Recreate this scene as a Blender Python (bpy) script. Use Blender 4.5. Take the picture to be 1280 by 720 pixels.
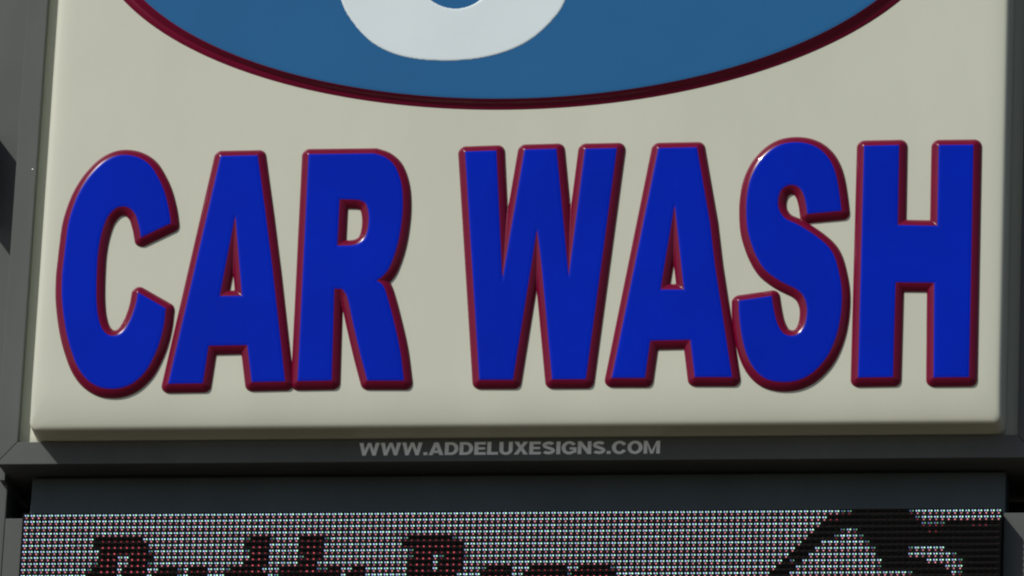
import bpy, bmesh, math
import numpy as np
from mathutils import Vector, Matrix
from mathutils.geometry import tessellate_polygon

for o in list(bpy.data.objects):
    bpy.data.objects.remove(o, do_unlink=True)
SC = bpy.context.scene
COL = SC.collection

# ------------------------------------------------------------------ camera
# X runs along the sign to the right, Y goes away from the viewer, Z is up.
# The sign face is the plane y = 0; OZ is the height of the picture centre.
OZ = 9.5
cam_data = bpy.data.cameras.new('camera')
cam = bpy.data.objects.new('camera', cam_data)
COL.objects.link(cam)
CR = Vector((0.9879290, 0.1490547, 0.0421778))
CU = Vector((0.0105203, -0.3362082, 0.9417289))
CF = Vector((-0.1545497, 0.9299176, 0.3337180))
M = Matrix((( CR.x, CU.x, -CF.x, 3.65819),
            ( CR.y, CU.y, -CF.y, -22.01115),
            ( CR.z, CU.z, -CF.z, -7.89910 + OZ),
            (0, 0, 0, 1)))
cam.matrix_world = M
cam_data.sensor_width = 36.0
cam_data.lens = 36.0 * 9000.0 / 1280.0
cam_data.clip_start = 0.1
cam_data.clip_end = 2000.0
SC.camera = cam

# ------------------------------------------------------------------ light
SUN = Vector((-0.51, -0.57, 0.65)).normalized()          # towards the sun
world = bpy.data.worlds.new('World')
SC.world = world
world.use_nodes = True
wn = world.node_tree.nodes
wl = world.node_tree.links
wn.clear()
sky = wn.new('ShaderNodeTexSky')
sky.sky_type = 'NISHITA'
sky.sun_disc = False
sky.sun_elevation = math.asin(SUN.z)
sky.sun_rotation = math.atan2(SUN.x, SUN.y)
bg = wn.new('ShaderNodeBackground')
bg.inputs['Strength'].default_value = 0.056
wo = wn.new('ShaderNodeOutputWorld')
wl.new(sky.outputs[0], bg.inputs['Color'])
wl.new(bg.outputs[0], wo.inputs['Surface'])
sun_data = bpy.data.lights.new('sun', 'SUN')
sun_data.energy = 2.85
sun_data.angle = math.radians(0.55)
sun_data.color = (1.0, 0.965, 0.90)
sun = bpy.data.objects.new('sun', sun_data)
COL.objects.link(sun)
sun.rotation_euler = SUN.to_track_quat('Z', 'Y').to_euler()
sun.location = (0, 0, 30)
SC.view_settings.view_transform = 'Standard'
SC.view_settings.look = 'None'
SC.view_settings.gamma = 1.0
SC.view_settings.exposure = 0.0
SC.view_settings.use_curve_mapping = False
SC.render.engine = 'CYCLES'
SC.cycles.filter_width = 2.1

# ------------------------------------------------------------------ materials
def material(name, color, rough=0.5, spec=0.5, coat=0.0, mottling=0.0, mscale=3.0,
             bump=0.0, bscale=4.0, dirt=None, streak=False, rough_var=0.0, fine=0.0, metallic=0.0):
    m = bpy.data.materials.new(name)
    m.use_nodes = True
    nt = m.node_tree
    n, l = nt.nodes, nt.links
    b = n['Principled BSDF']
    b.inputs['Base Color'].default_value = (*color, 1)
    b.inputs['Roughness'].default_value = rough
    b.inputs['Metallic'].default_value = metallic
    b.inputs['Specular IOR Level'].default_value = spec
    if coat:
        b.inputs['Coat Weight'].default_value = coat
        b.inputs['Coat Roughness'].default_value = 0.035
    tc = n.new('ShaderNodeTexCoord')
    src = None
    if mottling:
        mp = n.new('ShaderNodeMapping')
        mp.inputs['Scale'].default_value = (1, 1, 0.35) if streak else (1, 1, 1)
        l.new(tc.outputs['Object'], mp.inputs['Vector'])
        nz = n.new('ShaderNodeTexNoise')
        nz.inputs['Scale'].default_value = mscale
        nz.inputs['Detail'].default_value = 6
        nz.inputs['Roughness'].default_value = 0.62
        l.new(mp.outputs[0], nz.inputs['Vector'])
        rp = n.new('ShaderNodeMapRange')
        rp.inputs['From Min'].default_value = 0.3
        rp.inputs['From Max'].default_value = 0.72
        l.new(nz.outputs['Fac'], rp.inputs['Value'])
        mx = n.new('ShaderNodeMix')
        mx.data_type = 'RGBA'
        d = dirt if dirt else tuple(c * (1 - mottling) for c in color)
        mx.inputs['A'].default_value = (*color, 1)
        mx.inputs['B'].default_value = (*d, 1)
        l.new(rp.outputs[0], mx.inputs['Factor'])
        l.new(mx.outputs['Result'], b.inputs['Base Color'])
        if rough_var:
            rr = n.new('ShaderNodeMapRange')
            rr.inputs['To Min'].default_value = rough
            rr.inputs['To Max'].default_value = rough + rough_var
            l.new(nz.outputs['Fac'], rr.inputs['Value'])
            l.new(rr.outputs[0], b.inputs['Roughness'])
    if bump or fine:
        nb = n.new('ShaderNodeTexNoise')
        nb.inputs['Scale'].default_value = bscale
        nb.inputs['Detail'].default_value = 1.0
        l.new(tc.outputs['Object'], nb.inputs['Vector'])
        bp = n.new('ShaderNodeBump')
        bp.inputs['Strength'].default_value = 1.0
        bp.inputs['Distance'].default_value = bump
        l.new(nb.outputs['Fac'], bp.inputs['Height'])
        l.new(bp.outputs[0], b.inputs['Normal'])
        if fine:
            nf = n.new('ShaderNodeTexNoise')
            nf.inputs['Scale'].default_value = 160
            nf.inputs['Detail'].default_value = 3.0
            l.new(tc.outputs['Object'], nf.inputs['Vector'])
            b2 = n.new('ShaderNodeBump')
            b2.inputs['Distance'].default_value = fine
            l.new(nf.outputs['Fac'], b2.inputs['Height'])
            l.new(bp.outputs[0], b2.inputs['Normal'])
            l.new(b2.outputs[0], b.inputs['Normal'])
    return m

def lamp_material(name, color, strength, emit):
    m = bpy.data.materials.new(name)
    m.use_nodes = True
    b = m.node_tree.nodes['Principled BSDF']
    b.inputs['Base Color'].default_value = (*color, 1)
    b.inputs['Roughness'].default_value = 0.25
    b.inputs['Emission Color'].default_value = (*emit, 1)
    b.inputs['Emission Strength'].default_value = strength
    if strength:                               # lamps age unevenly
        n, l = m.node_tree.nodes, m.node_tree.links
        tc = n.new('ShaderNodeTexCoord')
        nz = n.new('ShaderNodeTexNoise')
        nz.inputs['Scale'].default_value = 55.0
        nz.inputs['Detail'].default_value = 0.0
        mr = n.new('ShaderNodeMapRange')
        mr.inputs['From Min'].default_value = 0.25
        mr.inputs['From Max'].default_value = 0.75
        mr.inputs['To Min'].default_value = strength * 0.62
        mr.inputs['To Max'].default_value = strength * 1.3
        l.new(tc.outputs['Object'], nz.inputs['Vector'])
        l.new(nz.outputs['Fac'], mr.inputs['Value'])
        l.new(mr.outputs[0], b.inputs['Emission Strength'])
    return m

MAT = {
    'panel': material('aged_white_plastic', (0.668, 0.688, 0.570), 0.34, 0.4, mottling=0.05, mscale=1.6,
                      dirt=(0.590, 0.612, 0.512), bump=0.0016, bscale=2.2, rough_var=0.12, streak=True),
    'red': material('red_print', (0.190, 0.0028, 0.032), 0.24, 0.25, coat=0.20, mottling=0.12, mscale=9, bump=0.0002, bscale=30),
    'blue': material('blue_print', (0.0, 0.0215, 0.56), 0.22, 0.07, coat=0.10, mottling=0.22, mscale=1.7, bump=0.0005, bscale=7,
                     rough_var=0.05),
    'oval_blue': material('oval_blue_print', (0.021, 0.142, 0.350), 0.26, 0.25, mottling=0.07, mscale=2.5,
                          bump=0.0012, bscale=3),
    'white': material('white_print', (0.80, 0.91, 0.95), 0.3, 0.4, mottling=0.05, mscale=4, bump=0.0004, bscale=6),
    'grey': material('grey_painted_metal', (0.117, 0.127, 0.124), 0.5, 0.2, mottling=0.2, mscale=5,
                     dirt=(0.096, 0.104, 0.103), bump=0.0006, bscale=3.5, streak=True, rough_var=0.15, fine=0.00008),
    'darkgrey': material('dark_painted_metal', (0.078, 0.106, 0.120), 0.5, 0.35, mottling=0.25, mscale=4, streak=True),
    'black': material('black_louvre_plastic', (0.0045, 0.005, 0.005), 0.7, 0.12, mottling=0.3, mscale=30),
    'inside': material('dark_interior', (0.02, 0.019, 0.018), 0.8, 0.2, mottling=0.3, mscale=8),  # dark, slightly mottled colour for the inner faces of the hollow
    'vinyl': material('pale_grey_vinyl', (0.94, 0.98, 0.98), 0.5, 0.4, mottling=0.15, mscale=25),
    'steel': material('zinc_screw', (0.62, 0.62, 0.60), 0.3, 0.5, metallic=0.7, mottling=0.1, mscale=60),
    'ground': material('worn_concrete', (0.165, 0.135, 0.098), 0.9, 0.2, mottling=0.3, mscale=0.35),
    'lens': lamp_material('led_lens_off', (0.03, 0.03, 0.032), 0.0, (0, 0, 0)),
    'lens_red': lamp_material('led_red_off', (0.05, 0.012, 0.014), 0.0, (0, 0, 0)),
    'b': lamp_material('led_blue', (0.1, 0.1, 0.2), 1.4, (0.44, 0.58, 1.0)),
    'g': lamp_material('led_green', (0.1, 0.2, 0.12), 1.4, (0.52, 1.0, 0.72)),
    'r': lamp_material('led_red', (0.2, 0.05, 0.06), 0.9, (1.0, 0.33, 0.40)),
    'rr': lamp_material('led_red_low', (0.2, 0.03, 0.04), 0.75, (1.0, 0.13, 0.18)),
    'bd': lamp_material('led_blue_dim', (0.1, 0.1, 0.2), 0.42, (0.30, 0.42, 1.0)),
    'gd': lamp_material('led_green_dim', (0.1, 0.2, 0.12), 0.42, (0.36, 1.0, 0.56)),
    'rd': lamp_material('led_red_dim', (0.2, 0.05, 0.06), 0.22, (1.0, 0.08, 0.14)),
}

# ------------------------------------------------------------------ helpers
def props(o, label=None, category=None, group=None, kind=None):
    if label: o['label'] = label
    if category: o['category'] = category
    if group: o['group'] = group
    if kind: o['kind'] = kind
    return o

def empty(name, loc):
    o = bpy.data.objects.new(name, None)
    o.location = loc
    COL.objects.link(o)
    return o

def link(name, mesh, mat, parent=None):
    o = bpy.data.objects.new(name, mesh)
    for m in (mat if isinstance(mat, (list, tuple)) else [mat]):
        if m and m.name not in [x.name for x in mesh.materials if x]:
            mesh.materials.append(m)
    COL.objects.link(o)
    if parent:
        o.parent = parent
        base = parent
        off = Vector((0, 0, 0))
        while base:
            off += base.location
            base = base.parent
        o.location = -off                      # mesh coordinates are world ones
    return o

def from_bm(name, bm, mat, parent=None, smooth=False, bevel=0.0, segs=2):
    if bevel:
        bmesh.ops.bevel(bm, geom=list(bm.edges), offset=bevel, segments=segs, affect='EDGES', profile=0.6)
    bmesh.ops.recalc_face_normals(bm, faces=bm.faces)
    me = bpy.data.meshes.new(name)
    bm.to_mesh(me)
    bm.free()
    if smooth:
        me.shade_smooth()
    return link(name, me, mat, parent)

def prism(bm, pts, y0, y1):
    """closed prism: outline pts (x, z) in front plane y0, back plane y1"""
    f = [bm.verts.new((x, y0, z + OZ)) for x, z in pts]
    b = [bm.verts.new((x, y1, z + OZ)) for x, z in pts]
    n = len(pts)
    bm.faces.new(f)
    bm.faces.new(b[::-1])
    for i in range(n):
        bm.faces.new((f[i], b[i], b[(i + 1) % n], f[(i + 1) % n]))

def box_part(name, x0, x1, z0, z1, y0, y1, mat, parent=None, bevel=0.002):
    bm = bmesh.new()
    prism(bm, [(x0, z0), (x1, z0), (x1, z1), (x0, z1)], y0, y1)
    return from_bm(name, bm, mat, parent, bevel=bevel)

def rounded_rect(x0, x1, z0, z1, r, k=8, side=24):
    out = []
    for cx, cz, a0 in ((x1 - r, z0 + r, -90), (x1 - r, z1 - r, 0), (x0 + r, z1 - r, 90), (x0 + r, z0 + r, 180)):
        new = [(cx + r * math.cos(math.radians(a0 + 90 * i / k)), cz + r * math.sin(math.radians(a0 + 90 * i / k))) for i in range(k + 1)]
        if out:
            a, b = out[-1], new[0]
            out += [(a[0] + (b[0] - a[0]) * i / side, a[1] + (b[1] - a[1]) * i / side) for i in range(1, side)]
        out += new
    a, b = out[-1], out[0]
    return out + [(a[0] + (b[0] - a[0]) * i / side, a[1] + (b[1] - a[1]) * i / side) for i in range(1, side)]

def loft(bm, loops, cap=True):
    """loops: list of (points, y) with equal point counts; the last one is capped"""
    prev = None
    for pts, y in loops:
        vs = [bm.verts.new((x, y, z + OZ)) for x, z in pts]
        if prev:
            n = len(vs)
            for i in range(n):
                bm.faces.new((prev[i], prev[(i + 1) % n], vs[(i + 1) % n], vs[i])).smooth = True
        prev = vs
    if cap:
        bm.faces.new(prev)

# raised letters: a distance field round the flat top gives the sloping rim
def smooth_outline(pts, step=5):
    """corner flags keep a corner sharp, the runs between are Catmull-Rom curves"""
    n = len(pts)
    out = []
    for i in range(n):
        p0, p1, p2, p3 = pts[i - 1], pts[i], pts[(i + 1) % n], pts[(i + 2) % n]
        a = np.array(p1[:2]); b = np.array(p2[:2])
        if p1[2] and p2[2]:
            out.append(tuple(a)); continue
        m1 = (b - np.array(p0[:2])) / 2 if not p1[2] else (b - a)
        m2 = (np.array(p3[:2]) - a) / 2 if not p2[2] else (b - a)
        for s in range(step):
            t = s / step
            h = ((2*t**3 - 3*t**2 + 1) * a + (t**3 - 2*t**2 + t) * m1 + (-2*t**3 + 3*t**2) * b + (t**3 - t**2) * m2)
            out.append(tuple(h))
    return out

def distance(P, loops):
    best = np.full(len(P), 1e9)
    inside = np.zeros(len(P), bool)
    for lp in loops:
        A = np.array(lp); B = np.roll(A, -1, axis=0)
        for a, b in zip(A, B):
            ab = b - a
            L2 = ab @ ab
            if L2 < 1e-12: continue
            t = np.clip(((P - a) @ ab) / L2, 0, 1)
            dd = np.hypot(P[:, 0] - a[0] - t * ab[0], P[:, 1] - a[1] - t * ab[1])
            best = np.minimum(best, dd)
            if a[1] != b[1]:
                c = ((a[1] > P[:, 1]) != (b[1] > P[:, 1])) & (P[:, 0] < ab[0] * (P[:, 1] - a[1]) / ab[1] + a[0])
                inside ^= c
    return np.where(inside, -best, best)

def field(loops, pad, cell):
    A = np.concatenate([np.array(l) for l in loops])
    x0, z0 = A.min(0) - pad
    x1, z1 = A.max(0) + pad
    nx = int((x1 - x0) / cell) + 2
    nz = int((z1 - z0) / cell) + 2
    X, Z = np.meshgrid(x0 + np.arange(nx) * cell, z0 + np.arange(nz) * cell)
    P = np.stack([X.ravel(), Z.ravel()], 1)
    d = distance(P, loops)
    idx = np.arange(nx * nz).reshape(nz, nx)
    a, b, c, e = idx[:-1, :-1].ravel(), idx[:-1, 1:].ravel(), idx[1:, 1:].ravel(), idx[1:, :-1].ravel()
    par = ((np.arange(nz - 1)[:, None] + np.arange(nx - 1)[None, :]) % 2).ravel().astype(bool)
    T = np.concatenate([np.stack([a, b, c], 1)[par], np.stack([a, c, e], 1)[par],
                        np.stack([a, b, e], 1)[~par], np.stack([b, c, e], 1)[~par]])
    return P, d, T

def band_mesh(P, d, T, lo, hi, height, base_y):
    """the part of the field with lo <= d <= hi, lifted by height(d)"""
    td = d[T]
    T = T[(td.max(1) > lo) & (td.min(1) < hi)]
    verts, ids, cut = [], {}, {}
    def vert(i):
        if i not in ids:
            ids[i] = len(verts); verts.append((P[i, 0], P[i, 1], d[i]))
        return ids[i]
    def cross(i, j, lev):
        k = (min(i, j), max(i, j), lev)
        if k not in cut:
            t = (lev - d[i]) / (d[j] - d[i])
            q = P[i] + t * (P[j] - P[i])
            cut[k] = len(verts); verts.append((q[0], q[1], lev))
        return cut[k]
    faces = []
    for tri in T.tolist():
        poly = []
        for k in range(3):
            i, j = tri[k], tri[(k + 1) % 3]
            di, dj = d[i], d[j]
            if lo <= di <= hi: poly.append(vert(i))
            ev = []
            for lev in (lo, hi):
                if (di - lev) * (dj - lev) < 0: ev.append((abs(lev - di), lev))
            for _, lev in sorted(ev): poly.append(cross(i, j, lev))
        poly = [p for q, p in enumerate(poly) if p != poly[q - 1]]
        if len(poly) >= 3: faces.append(poly)
    V = np.array(verts)
    y = base_y - height(V[:, 2])
    return np.stack([V[:, 0], y, V[:, 1] + OZ], 1), faces

def profile(H, W, lead=0.0095):
    """flat top, rounded shoulder that starts inside the paint line, steep foot"""
    def hf(d):
        t = np.clip((d + lead) / (W + lead), 0, 1)
        return H * (1 - t ** 1.75) ** 0.72 - 3.0 * np.clip(d - W, 0, 1)
    return hf

def field_object(name, V, Fc, mat, parent):
    me = bpy.data.meshes.new(name)
    me.from_pydata(V.tolist(), [], Fc)
    me.validate()
    bm = bmesh.new(); bm.from_mesh(me)
    for f in bm.faces:                        # all faces look towards the viewer
        f.normal_update()
        if f.normal.y > 0: f.normal_flip()
    bm.to_mesh(me); bm.free()
    me.shade_smooth()
    return link(name, me, mat, parent)

def raised(name, top_name, loops, H, W, base_y, mat_side, mat_top, parent, cell=0.0024):
    P, d, T = field(loops, W * 1.2, cell)
    hf = profile(H, W)
    side = field_object(name, *band_mesh(P, d, T, 0.0, W + 0.0025, hf, base_y), mat_side, parent)
    top = field_object(top_name, *band_mesh(P, d, T, -9.0, 0.0, hf, base_y), mat_top, side)
    return side, top

OUTLINES = {
 'C': [
  [(-1.1538,0.2338,1), (-1.1626,0.2811,0), (-1.1815,0.3444,0), (-1.2056,0.3952,0), (-1.2355,0.4399,0), (-1.2703,0.4657,0), (-1.3073,0.4777,0), (-1.3437,0.4782,0), (-1.3763,0.4672,0), (-1.4082,0.4442,0), (-1.4419,0.4035,0), (-1.4691,0.3546,0), (-1.4871,0.3043,0), (-1.5012,0.2414,0), (-1.5066,0.1659,0), (-1.5088,0.1156,0), (-1.5110,0.0654,0), (-1.5096,0.0153,0), (-1.5062,-0.0286,0), (-1.4961,-0.0912,0), (-1.4819,-0.1537,0), (-1.4633,-0.2100,0), (-1.4387,-0.2662,0), (-1.4059,-0.3099,0), (-1.3652,-0.3369,0), (-1.3228,-0.3454,0), (-1.2812,-0.3408,0), (-1.2406,-0.3207,0), (-1.2069,-0.2838,0), (-1.1856,-0.2406,0), (-1.1678,-0.1880,0), (-1.1565,-0.1259,0), (-1.1529,-0.0655,1), (-1.2506,-0.0083,1), (-1.2544,-0.0438,0), (-1.2615,-0.0750,0), (-1.2716,-0.1060,0), (-1.2877,-0.1370,0), (-1.3076,-0.1555,0), (-1.3283,-0.1596,0), (-1.3467,-0.1532,0), (-1.3662,-0.1300,0), (-1.3810,-0.0862,0), (-1.3893,-0.0299,0), (-1.3928,0.0265,0), (-1.3942,0.0766,0), (-1.3943,0.1268,0), (-1.3902,0.1770,0), (-1.3821,0.2210,0), (-1.3694,0.2586,0), (-1.3469,0.2867,0), (-1.3203,0.2958,0), (-1.2957,0.2879,0), (-1.2763,0.2668,0), (-1.2655,0.2384,0), (-1.2580,0.2131,0), (-1.2520,0.1848,1)],
 ],
 'A': [
  [(-0.9989,0.4707,1), (-0.8731,0.4714,1), (-0.8338,0.2580,1), (-0.7989,0.0572,1), (-0.7378,-0.3246,1), (-0.8495,-0.3261,1), (-0.8715,-0.1971,1), (-1.0010,-0.1983,1), (-1.0131,-0.3289,1), (-1.1295,-0.3297,1)],
  [(-0.9371,0.2593,1), (-0.8991,-0.0240,1), (-0.9738,-0.0244,1)],
 ],
 'R': [
  [(-0.7013,0.4731,1), (-0.4794,0.4724,1), (-0.4428,0.4587,0), (-0.4116,0.4312,0), (-0.3918,0.3919,0), (-0.3792,0.3415,0), (-0.3744,0.2787,0), (-0.3765,0.2224,0), (-0.3827,0.1662,0), (-0.3934,0.1164,0), (-0.4100,0.0667,0), (-0.4301,0.0389,0), (-0.4496,0.0236,1), (-0.4280,0.0078,0), (-0.4111,-0.0328,0), (-0.3849,-0.1199,0), (-0.3594,-0.2192,0), (-0.3413,-0.3254,1), (-0.4638,-0.3243,1), (-0.4922,-0.2302,0), (-0.5212,-0.1247,0), (-0.5448,-0.0344,0), (-0.5630,-0.0050,1), (-0.5899,-0.0028,1), (-0.5870,-0.1178,0), (-0.5824,-0.3232,1), (-0.6963,-0.3241,1)],
  [(-0.5881,0.3116,1), (-0.5251,0.3089,1), (-0.5006,0.2960,0), (-0.4887,0.2614,0), (-0.4871,0.2175,0), (-0.4948,0.1801,0), (-0.5146,0.1572,0), (-0.5410,0.1488,0), (-0.5875,0.1481,1)],
 ],
 'W': [
  [(-0.1748,0.4747,1), (-0.0694,0.4769,1), (-0.0302,0.0235,1), (0.0245,0.4787,1), (0.1315,0.4803,1), (0.1897,0.0334,1), (0.2265,0.4789,1), (0.3332,0.4799,1), (0.2610,-0.3262,1), (0.1495,-0.3258,1), (0.0977,0.0748,1), (0.0778,0.1982,1), (0.0646,0.0752,1), (0.0202,-0.3259,1), (-0.0917,-0.3249,1)],
 ],
 'A2': [
  [(0.4709,0.4779,1), (0.5991,0.4786,1), (0.6508,0.2171,1), (0.6722,0.0681,1), (0.7417,-0.3233,1), (0.6192,-0.3221,1), (0.6002,-0.1932,1), (0.4685,-0.1949,1), (0.4556,-0.3237,1), (0.3461,-0.3227,1)],
  [(0.5322,0.2778,1), (0.5731,-0.0186,1), (0.4956,-0.0177,1)],
 ],
 'S': [
  [(1.0840,0.2491,1), (1.0760,0.3063,0), (1.0657,0.3624,0), (1.0516,0.4062,0), (1.0301,0.4427,0), (1.0000,0.4706,0), (0.9643,0.4867,0), (0.9230,0.4917,0), (0.8820,0.4860,0), (0.8472,0.4678,0), (0.8158,0.4370,0), (0.7934,0.3999,0), (0.7773,0.3527,0), (0.7702,0.2980,0), (0.7700,0.2482,0), (0.7753,0.1923,0), (0.7866,0.1487,0), (0.8057,0.0990,0), (0.8335,0.0523,0), (0.8666,0.0222,0), (0.9023,-0.0004,0), (0.9379,-0.0186,0), (0.9588,-0.0355,0), (0.9710,-0.0541,0), (0.9795,-0.0849,0), (0.9788,-0.1218,0), (0.9710,-0.1524,0), (0.9542,-0.1756,0), (0.9311,-0.1827,0), (0.9075,-0.1751,0), (0.8924,-0.1565,0), (0.8799,-0.1269,0), (0.8698,-0.0838,0), (0.8628,-0.0437,1), (0.7551,-0.0591,1), (0.7570,-0.1010,0), (0.7641,-0.1564,0), (0.7744,-0.2057,0), (0.7905,-0.2549,0), (0.8152,-0.2979,0), (0.8481,-0.3276,0), (0.8892,-0.3402,0), (0.9357,-0.3406,0), (0.9760,-0.3288,0), (1.0102,-0.3059,0), (1.0440,-0.2665,0), (1.0660,-0.2238,0), (1.0821,-0.1720,0), (1.0910,-0.1168,0), (1.0936,-0.0616,0), (1.0905,-0.0123,0), (1.0810,0.0371,0), (1.0662,0.0878,0), (1.0448,0.1239,0), (1.0118,0.1552,0), (0.9730,0.1836,0), (0.9372,0.2057,0), (0.9045,0.2217,0), (0.8864,0.2405,0), (0.8757,0.2655,0), (0.8747,0.2966,0), (0.8839,0.3245,0), (0.9069,0.3409,0), (0.9333,0.3381,0), (0.9527,0.3173,0), (0.9643,0.2830,0), (0.9714,0.2394,1)],
 ],
 'H': [
  [(1.1521,0.4759,1), (1.2680,0.4767,1), (1.2702,0.1972,1), (1.3996,0.1931,1), (1.3979,0.4748,1), (1.5123,0.4744,1), (1.5147,-0.3303,1), (1.3992,-0.3305,1), (1.3941,-0.0044,1), (1.2680,-0.0017,1), (1.2674,-0.3280,1), (1.1533,-0.3288,1)],
 ],
 'glyph': [
  [(-0.6138,1.0171,0), (-0.5779,0.9511,0), (-0.5174,0.8811,0), (-0.4431,0.8348,0), (-0.3557,0.8096,0), (-0.2548,0.8011,0), (-0.1478,0.8070,0), (-0.0487,0.8319,0), (0.0284,0.8724,0), (0.0906,0.9319,0), (0.1335,0.9999,0), (0.1610,1.1218,0), (0.1661,1.2658,0), (0.1212,1.4404,0), (-0.0369,1.5893,0), (-0.2685,1.6529,0), (-0.4956,1.5993,0), (-0.6307,1.4561,0), (-0.6655,1.2822,0), (-0.6472,1.1369,0)],
  [(-0.0744,1.1983,0), (-0.0776,1.1412,0), (-0.0918,1.0884,0), (-0.1160,1.0432,0), (-0.1486,1.0089,0), (-0.1875,0.9876,0), (-0.2298,0.9809,0), (-0.2729,0.9891,0), (-0.3138,1.0118,0), (-0.3497,1.0475,0), (-0.3781,1.0936,0), (-0.3972,1.1473,0), (-0.4056,1.2047,0), (-0.4027,1.2619,0), (-0.3886,1.3152,0), (-0.3644,1.3607,0), (-0.3316,1.3953,0), (-0.2926,1.4167,0), (-0.2499,1.4234,0), (-0.2066,1.4150,0), (-0.1656,1.3919,0), (-0.1297,1.3559,0), (-0.1014,1.3094,0), (-0.0825,1.2556,0)],
 ],
}

# ------------------------------------------------------------------ ground
gb = bmesh.new()
gb.faces.new([gb.verts.new(v) for v in ((-300, -300, 0), (300, -300, 0), (300, 300, 0), (-300, 300, 0))])
props(from_bm('ground', gb, MAT['ground']), kind='structure')

# ------------------------------------------------------------------ posts that carry the sign
def post(x0, x1, label):
    root = empty('sign_post', ((x0 + x1) / 2, 0.45, 0))
    props(root, label, 'sign post', 'posts carrying the sign')
    box_part('post_cover', x0, x1, -OZ, 2.25, 0.275, 0.62, MAT['grey'], root, bevel=0.004)
    return root
left_post = post(-2.10, -1.7185, 'grey metal post beside the left edge of the white sign')
right_post = post(1.735, 2.12, 'grey metal post just beyond the right edge of the white sign')
# unseen upright plate, added to throw the slanting shadow on the left post
box_part('shadow_plate', -1.852, -1.846, 0.345, 0.675, 0.150, 0.274, MAT['grey'], left_post, bevel=0.001)

# ------------------------------------------------------------------ sign cabinet
PX0, PX1, PZ0, PZ1 = -1.593, 1.6145, -0.4715, 2.115
IX0, IX1, IZ0, IZ1 = -1.6555, 1.6635, -0.4845, 2.165
OX0, OX1, OZ0, OZ1 = -1.725, 1.7335, -0.5620, 2.235
RY = 0.110                                     # front of the retainer frame
BACK = 0.275
sign = empty('sign_cabinet', (0, 0.15, OZ + OZ0))
props(sign, 'white plastic box sign in a grey metal frame with raised blue car wash letters', 'sign')

bm = bmesh.new()
g = 0.006
for x0, x1, z0, z1 in ((OX0 + g, OX0 + 0.05, OZ0 + g, OZ1 - g), (OX1 - 0.05, OX1 - g, OZ0 + g, OZ1 - g),
                       (OX0 + 0.05, OX1 - 0.05, OZ0 + g, OZ0 + 0.05), (OX0 + 0.05, OX1 - 0.05, OZ1 - 0.05, OZ1 - g)):
    prism(bm, [(x0, z0), (x1, z0), (x1, z1), (x0, z1)], RY + 0.046, BACK - 0.002)
prism(bm, [(OX0 + 0.05, OZ0 + 0.05), (OX1 - 0.05, OZ0 + 0.05), (OX1 - 0.05, OZ1 - 0.05), (OX0 + 0.05, OZ1 - 0.05)], 0.20, BACK - 0.002)
prism(bm, [(-1.7165, OZ0 + g), (1.733, OZ0 + g), (1.733, 2.2), (-1.7165, 2.2)], BACK + 0.001, 0.62)
from_bm('cabinet_body', bm, MAT['grey'], sign)

# formed plastic face: flange, drafted walls, rounded edge, flat field
def pan(o):
    r = 0.024 + o if o > 0 else 0.024 - 1.1 * o
    return rounded_rect(PX0 - o, PX1 + o, PZ0 - o, PZ1 + o, r)
bm = bmesh.new()
loft(bm, [(pan(0.085), 0.148), (pan(0.0125), 0.1475), (pan(0.0105), 0.144), (pan(0.0048), 0.050), (pan(0.0046), 0.046),
          (pan(0.0030), 0.0185), (pan(0.0028), 0.0150), (pan(0.0012), 0.0112), (pan(-0.0016), 0.0080), (pan(-0.005), 0.0052),
          (pan(-0.009), 0.0034), (pan(-0.016), 0.0022), (pan(-0.028), 0.0010), (pan(-0.045), 0.0002), (pan(-0.062), 0.0),
          (pan(-0.080), 0.0), (pan(-0.105), 0.0), (pan(-0.130), 0.0), (pan(-0.150), 0.0), (pan(-0.152), 0.0)])
for v in bm.verts:                             # the face rolls back towards its lower edge
    if v.co.y < 0.04:
        t = max(0.0, 1 - (v.co.z - OZ - PZ0) / 0.145)
        v.co.y += 0.0135 * t * t * (1 - v.co.y / 0.04)
for f in bm.faces:
    if len(f.verts) > 4: f.smooth = False
from_bm('face_panel', bm, MAT['panel'], sign)

# retainer frame: four mitred bars with a hairline joint
J = 0.0012
def bar(pts, label=None):
    bm = bmesh.new()
    prism(bm, pts, RY, RY + 0.033)
    o = from_bm('retainer_bar', bm, MAT['grey'], sign, bevel=0.0022)
    return o
bar([(OX0, OZ0 + J), (IX0, IZ0 + J), (IX0, IZ1 - J), (OX0, OZ1 - J)])
bar([(IX1, IZ0 + J), (OX1, OZ0 + J), (OX1, OZ1 - J), (IX1, IZ1 - J)])
bar([(OX0 + J, OZ0), (OX1 - J, OZ0), (IX1 - J, IZ0), (IX0 + J, IZ0)])
bar([(IX0 + J, IZ1), (IX1 - J, IZ1), (OX1 - J, OZ1), (OX0 + J, OZ1)])
bm = bmesh.new()
bmesh.ops.create_uvsphere(bm, u_segments=10, v_segments=6, radius=0.0036)
for v in bm.verts:
    v.co = Vector((v.co.x - 1.6665, v.co.y * 0.5 + RY - 0.0005, v.co.z + OZ + 0.4803))
from_bm('screw', bm, MAT['steel'], sign, smooth=True)

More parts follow.
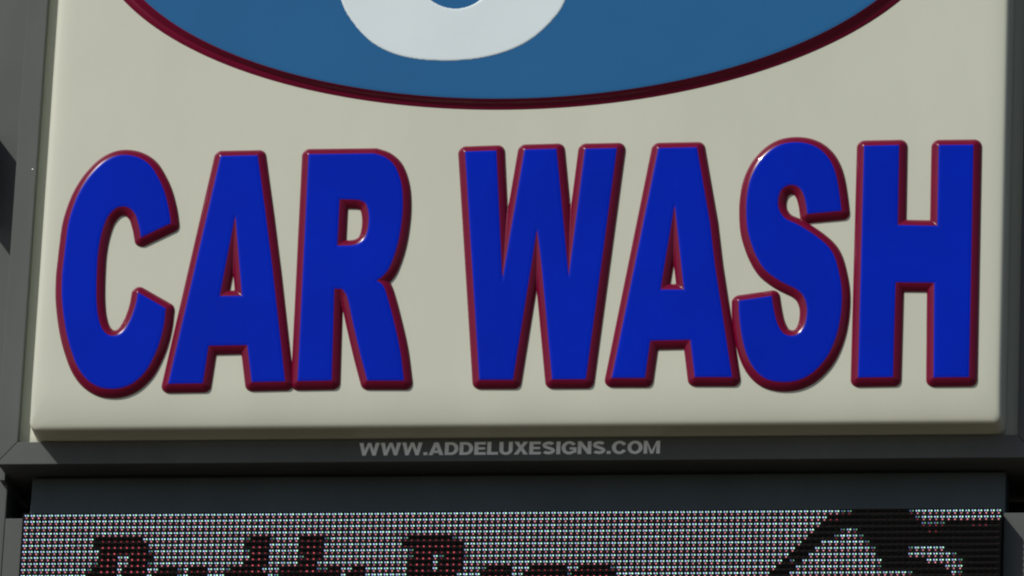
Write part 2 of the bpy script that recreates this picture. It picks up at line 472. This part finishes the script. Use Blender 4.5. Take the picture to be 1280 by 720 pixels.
# oval emblem: flat red rim on the face, dark slope, raised blue field
OC = (-0.031, 1.328)
def ellipse(a, b, n=192):
    return [(OC[0] + a * math.cos(2 * math.pi * i / n), OC[1] + b * math.sin(2 * math.pi * i / n)) for i in range(n)]
bm = bmesh.new()
loft(bm, [(ellipse(1.4645, 0.7005), 0.0012), (ellipse(1.463, 0.699), -0.0012), (ellipse(1.436, 0.682), -0.0015),
          (ellipse(1.4335, 0.681), -0.0024), (ellipse(1.426, 0.6785), -0.0068), (ellipse(1.413, 0.6725), -0.0165),
          (ellipse(1.4085, 0.670), -0.0195), (ellipse(1.404, 0.668), -0.0209)], cap=False)
oval = from_bm('oval_emblem', bm, MAT['red'], sign)
oval['label'] = 'raised blue oval with a dark red rim above the letters'
bm = bmesh.new()
loft(bm, [(ellipse(1.404, 0.668), -0.0209), (ellipse(1.398, 0.664), -0.0217), (ellipse(1.390, 0.658), -0.0220),
          (ellipse(1.385, 0.654), -0.0220)])
for f in bm.faces:
    if len(f.verts) > 4: f.smooth = False
from_bm('oval_field', bm, MAT['oval_blue'], oval)

# white raised character in the oval (only its lower bow is in the picture)
loops = [smooth_outline(l) for l in OUTLINES['glyph']]
P, d, T = field(loops, 0.01, 0.0032)
field_object('white_character', *band_mesh(P, d, T, -9.0, 0.005, profile(0.0016, 0.004, 0.004), -0.022), MAT['white'], oval)

# the seven raised letters
for key, ch in (('C', 'C'), ('A', 'A'), ('R', 'R'), ('W', 'W'), ('A2', 'A'), ('S', 'S'), ('H', 'H')):
    side, top = raised('letter', 'letter_top', [smooth_outline(l) for l in OUTLINES[key]], 0.022, 0.0262, 0.0,
                       MAT['red'], MAT['blue'], sign)
    word = 'car' if key in 'CAR' else 'wash'
    side['label'] = 'raised blue capital %s with a red sloping edge in the word %s' % (ch, word)

# maker's web address on the bottom bar
def arc(cx, cy, rx, ry, a0, a1, n=14):
    return [(cx + rx * math.cos(math.radians(a0 + (a1 - a0) * i / n)), cy + ry * math.sin(math.radians(a0 + (a1 - a0) * i / n))) for i in range(n + 1)]
def strip(outer, inner, closed=False):
    n = len(outer)
    return [[outer[i], outer[(i + 1) % n], inner[(i + 1) % n], inner[i]] for i in range(n if closed else n - 1)]
def ribbon(pts, t):
    L, R = [], []
    for i, p in enumerate(pts):
        a = Vector(pts[max(i - 1, 0)]); c = Vector(pts[min(i + 1, len(pts) - 1)])
        q = (c - a).normalized()
        L.append((p[0] - q.y * t / 2, p[1] + q.x * t / 2)); R.append((p[0] + q.y * t / 2, p[1] - q.x * t / 2))
    return strip(L, R)
s_mid = arc(.40, .715, .275, .175, 25, 250, 16) + arc(.40, .285, .285, .175, 70, -155, 16)
GL = {                                          # bold grotesque capitals: (width, polygons)
 'W': (1.26, [[(0,1),(.25,1),(.415,0),(.215,0)], [(.215,0),(.415,0),(.63,.70),(.53,1)], [(.53,1),(.63,.70),(.73,1),(.63,1)],
              [(.63,.70),(.845,0),(1.045,0),(.73,1)], [(.845,0),(1.045,0),(1.26,1),(1.01,1)]]),
 'A': (.92, [[(0,0),(.25,0),(.46,.66),(.33,1)], [(.33,1),(.46,.66),(.59,1)], [(.46,.66),(.67,0),(.92,0),(.59,1)],
             [(.303,.17),(.617,.17),(.557,.36),(.363,.36)]]),
 'E': (.72, [[(0,0),(.25,0),(.25,1),(0,1)], [(.25,0),(.72,0),(.72,.20),(.25,.20)], [(.25,.41),(.67,.41),(.67,.59),(.25,.59)], [(.25,.80),(.70,.80),(.70,1),(.25,1)]]),
 'L': (.68, [[(0,0),(.25,0),(.25,1),(0,1)], [(.25,0),(.68,0),(.68,.21),(.25,.21)]]),
 'I': (.25, [[(0,0),(.25,0),(.25,1),(0,1)]]),
 'X': (.88, [[(0,0),(.28,0),(.44,.32),(.30,.515)], [(.30,.515),(.44,.32),(.58,.515),(.44,.70)], [(.60,0),(.88,0),(.58,.515),(.44,.32)],
             [(.02,1),(.30,1),(.44,.70),(.30,.515)], [(.58,.515),(.86,1),(.58,1),(.44,.70)]]),
 'N': (.84, [[(0,0),(.23,0),(.23,1),(0,1)], [(.23,1),(.23,.60),(.61,0),(.61,.40)], [(.61,0),(.84,0),(.84,1),(.61,1)]]),
 'M': (1.0, [[(0,0),(.22,0),(.22,1),(0,1)], [(.22,1),(.22,.70),(.41,0),(.50,.24)], [(.41,0),(.59,0),(.50,.24)], [(.50,.24),(.59,0),(.78,.70),(.78,1)], [(.78,0),(1,0),(1,1),(.78,1)]]),
 '.': (.25, [[(0,0),(.25,0),(.25,.23),(0,.23)]]),
 'O': (.92, strip(arc(.46,.5,.47,.52,0,360,28)[:-1], arc(.46,.5,.225,.31,0,360,28)[:-1], True)),
 'C': (.88, strip(arc(.46,.5,.47,.52,28,332,24), arc(.46,.5,.22,.31,28,332,24))),
 'G': (.92, strip(arc(.47,.5,.47,.52,32,318,24), arc(.47,.5,.23,.31,32,318,24)) + [[(.50,.36),(.70,.36),(.70,.54),(.50,.54)], [(.70,.10),(.92,.12),(.92,.54),(.70,.54)]]),
 'D': (.84, strip([(0,1),(0,0)] + arc(.40,.5,.44,.5,-90,90,14), [(.24,.80),(.24,.20)] + arc(.38,.5,.215,.30,-90,90,14), True)),
 'U': (.82, strip([(0,1),(0,.36)] + arc(.41,.36,.41,.38,180,360,12)[1:] + [(.82,1)], [(.245,1),(.245,.36)] + arc(.41,.36,.165,.18,180,360,12)[1:] + [(.575,1)])),
 'S': (.80, ribbon(s_mid, .225)),
}
text = 'WWW.ADDELUXESIGNS.COM'
total = sum(GL[c][0] for c in text) + 0.075 * (len(text) - 1)
tx0, tx1, tz0, tz1 = -0.5030, 0.4950, -0.5405, -0.4965
sx = (tx1 - tx0) / total
bm = bmesh.new()
px = tx0
for c in text:
    wdt, polys = GL[c]
    for k, poly in enumerate(polys):
        # thin vinyl; each piece a hair proud of its neighbour so that no two faces coincide
        vs = [bm.verts.new((px + x * sx, RY - 0.0006 - 0.00002 * (k % 5), tz0 + y * (tz1 - tz0) + OZ)) for x, y in poly]
        bm.faces.new(vs)
    px += (wdt + 0.075) * sx
for f in bm.faces:
    f.normal_update()
    if f.normal.y > 0: f.normal_flip()
me = bpy.data.meshes.new('web_address')
bm.to_mesh(me); bm.free()
o = link('web_address', me, MAT['vinyl'], sign)
o['label'] = 'pale grey web address lettering on the bottom bar'

# ------------------------------------------------------------------ LED message board
board = empty('message_board', (0, 0.3, OZ - 2.1))
props(board, 'black dot matrix message board showing dark red script, under the white sign', 'message board')
# dark hollow between the two cabinets
bm = bmesh.new()
prism(bm, [(-1.717, -2.05), (1.7335, -2.05), (1.7335, -0.5675), (-1.717, -0.5675)], 0.56, 0.61)
prism(bm, [(-1.717, -2.05), (1.7335, -2.05), (1.7335, -0.735), (-1.717, -0.735)], 0.262, 0.555)
from_bm('back_housing', bm, MAT['inside'], board)
box_part('head_bezel', -1.629, 1.6155, -0.76, -0.5660, 0.250, 0.40, MAT['darkgrey'], board, bevel=0.002)
for x0, x1 in ((-1.7005, -1.6275), (1.6165, 1.7325)):
    box_part('side_frame', x0, x1, -2.1, -0.7195, 0.205, 0.260, MAT['grey'], board, bevel=0.0025)
AY = 0.130
box_part('led_module', -1.6255, 1.6145, -2.1, -0.7265, AY, 0.262, MAT['black'], board, bevel=0.0015)
box_part('mounting_bracket', -1.737, -1.7195, -0.577, -0.541, 0.232, 0.2745, MAT['grey'], left_post, bevel=0.0015)

COLS, ROWS = 160, 14
grid = [['W'] * COLS for _ in range(ROWS)]
def put(r, *runs):
    for a, b, s in runs:
        for c in range(a, b + 1): grid[r][c] = s
put(4, (12,12,'.'), (13,19,'r'), (37,37,'w'), (38,40,'r'), (41,41,'w'), (46,49,'r'), (50,50,'w'), (63,63,'w'), (64,70,'r'), (71,71,'w'))
put(5, (12,12,'.'), (13,19,'R'), (20,20,'r'), (37,37,'.'), (38,39,'R'), (40,40,'r'), (46,46,'r'), (47,48,'R'), (49,49,'r'),
    (63,64,'r'), (65,70,'R'), (71,72,'r'))
put(6, (13,13,'r'), (14,15,'R'), (16,17,'r'), (18,20,'R'), (21,21,'w'), (37,37,'w'), (38,39,'R'), (40,40,'r'), (46,46,'r'),
    (47,48,'R'), (49,49,'r'), (64,64,'w'), (65,67,'R'), (68,69,'r'), (70,71,'R'), (72,72,'r'))
put(7, (13,15,'R'), (18,20,'R'), (21,21,'.'), (38,39,'R'), (40,40,'r'), (46,46,'w'), (47,48,'R'), (49,49,'r'), (64,64,'w'),
    (65,67,'R'), (69,69,'w'), (70,71,'R'), (72,72,'r'), (73,73,'w'))
put(8, (12,12,'w'), (13,14,'R'), (15,15,'r'), (18,20,'R'), (21,21,'w'), (37,37,'r'), (38,39,'R'), (40,40,'r'), (46,46,'r'),
    (47,48,'R'), (64,64,'r'), (65,66,'R'), (67,67,'r'), (69,69,'r'), (70,72,'R'))
put(9, (11,11,'w'), (12,12,'.'), (13,15,'R'), (17,17,'r'), (18,20,'R'), (23,24,'r'), (25,25,'.'), (26,26,'w'), (28,30,'r'),
    (34,34,'w'), (35,37,'r'), (38,39,'R'), (43,44,'r'), (45,45,'.'), (46,46,'r'), (47,48,'R'), (49,50,'w'), (51,52,'r'),
    (55,56,'r'), (64,64,'r'), (65,66,'R'), (67,67,'r'), (69,69,'r'), (70,71,'R'), (72,72,'r'), (76,76,'w'), (77,79,'r'),
    (80,80,'.'), (84,88,'r'), (89,89,'.'), (92,96,'r'), (97,97,'w'))
for r in (10, 11, 12, 13):
    put(r, (11,12,'.'), (13,15,'R'), (17,17,'.'), (18,20,'R'), (22,22,'r'), (23,24,'R'), (25,25,'r'), (26,26,'w'), (28,30,'R'),
        (34,34,'r'), (35,39,'R'), (40,40,'r'), (42,42,'w'), (43,48,'R'), (49,50,'r'), (51,52,'R'), (54,54,'r'), (55,56,'R'),
        (64,64,'r'), (65,66,'R'), (67,68,'r'), (69,71,'R'), (76,76,'r'), (77,80,'R'), (83,83,'r'), (84,88,'R'), (89,89,'r'),
        (90,90,'w'), (91,96,'R'), (97,97,'.'))
# picture at the right end: a dark diagonal shape with two light patches
right = {0: [(0,133,0), (145,159,'W')], 1: [(0,131,0), (146,159,'W')], 2: [(0,130,0)], 3: [(0,129,0), (134,136,'W')],
         4: [(0,128,0), (133,137,'W')], 5: [(0,127,0), (131,138,'W')], 6: [(0,126,0), (130,139,'W'), (145,150,'W')],
         7: [(0,125,0), (129,139,'W'), (145,152,'W')], 8: [(0,124,0), (128,140,'W'), (148,153,'W')],
         9: [(0,123,0), (127,140,'W'), (151,153,'W')], 10: [(0,122,0), (126,145,'W'), (152,153,'W')],
         11: [(0,121,0), (125,146,'W'), (152,153,'W')], 12: [(0,120,0), (124,147,'W'), (152,154,'W')],
         13: [(0,120,0), (124,148,'W'), (153,154,'W')]}
for r, runs in right.items():
    keep = grid[r][:]
    for c in range(118, COLS): grid[r][c] = '.'
    for a, b, s in runs:
        for c in range(max(a, 118), b + 1): grid[r][c] = s if s else keep[c]
put(0, (134,135,'w')); put(1, (132,133,'r')); put(2, (147,150,'w'), (155,157,'r')); put(3, (148,149,'r')); put(8, (126,126,'w'))

for r in range(ROWS):                          # soft edges of the picture
    row = grid[r][:]
    for c in range(119, COLS - 1):
        if row[c] == 'W' and '.' in (row[c - 1], row[c + 1]) and (c + r) % 2: grid[r][c] = 'w'

LX0, LPX, LZ0, LPZ = -1.6107, 0.020233, -0.7440, 0.02085
lamp_mats = ['lens', 'lens_red', 'b', 'g', 'r', 'rr', 'bd', 'gd', 'rd']
STATE = {'W': ('b', 'g', 'r'), 'w': ('bd', 'gd', 'rd'), 'R': ('lens', 'lens', 'rr'), 'r': ('lens', 'lens', 'rd'), '.': ('lens', 'lens', 'lens_red')}
verts, faces, fm = [], [], []
K = 8
def dome(x, z, mat, rx=0.0026, rz=0.0024):
    b = len(verts)
    for i in range(K):
        a = 2 * math.pi * i / K
        verts.append((x + rx * math.cos(a), AY + 0.0005, z + OZ + rz * math.sin(a)))
    for i in range(K):
        a = 2 * math.pi * i / K
        verts.append((x + 0.72 * rx * math.cos(a), AY - 0.0042, z + OZ + 0.72 * rz * math.sin(a)))
    verts.append((x, AY - 0.0056, z + OZ))
    for i in range(K):
        j = (i + 1) % K
        faces.append((b + i, b + j, b + K + j, b + K + i)); fm.append(mat)
        faces.append((b + K + i, b + K + j, b + 2 * K)); fm.append(mat)
for r in range(ROWS):
    for c in range(COLS):
        x = LX0 + c * LPX
        z = LZ0 - r * LPZ
        s = STATE[grid[r][c]]
        dome(x - 0.0042, z + 0.0085, lamp_mats.index(s[0]))
        dome(x + 0.0042, z + 0.0085, lamp_mats.index(s[1]))
        dome(x, z, lamp_mats.index(s[2]))
me = bpy.data.meshes.new('led_lamps')
me.from_pydata(verts, [], faces)
for k in lamp_mats: me.materials.append(MAT[k])
me.polygons.foreach_set('material_index', fm)
me.shade_smooth()
o = bpy.data.objects.new('led_lamps', me)
COL.objects.link(o); o.parent = board; o.location = -board.location
props(o, kind='stuff')
# thin sunshade louvres over each row of lamps
for r in range(ROWS):
    z = LZ0 - r * LPZ + 0.0130
    if r == 0: z -= 0.0005
    box_part('louvre', -1.6235, 1.6125, z - 0.0005, z + 0.0007, AY - 0.0075, AY + 0.001, MAT['black'], board, bevel=0)
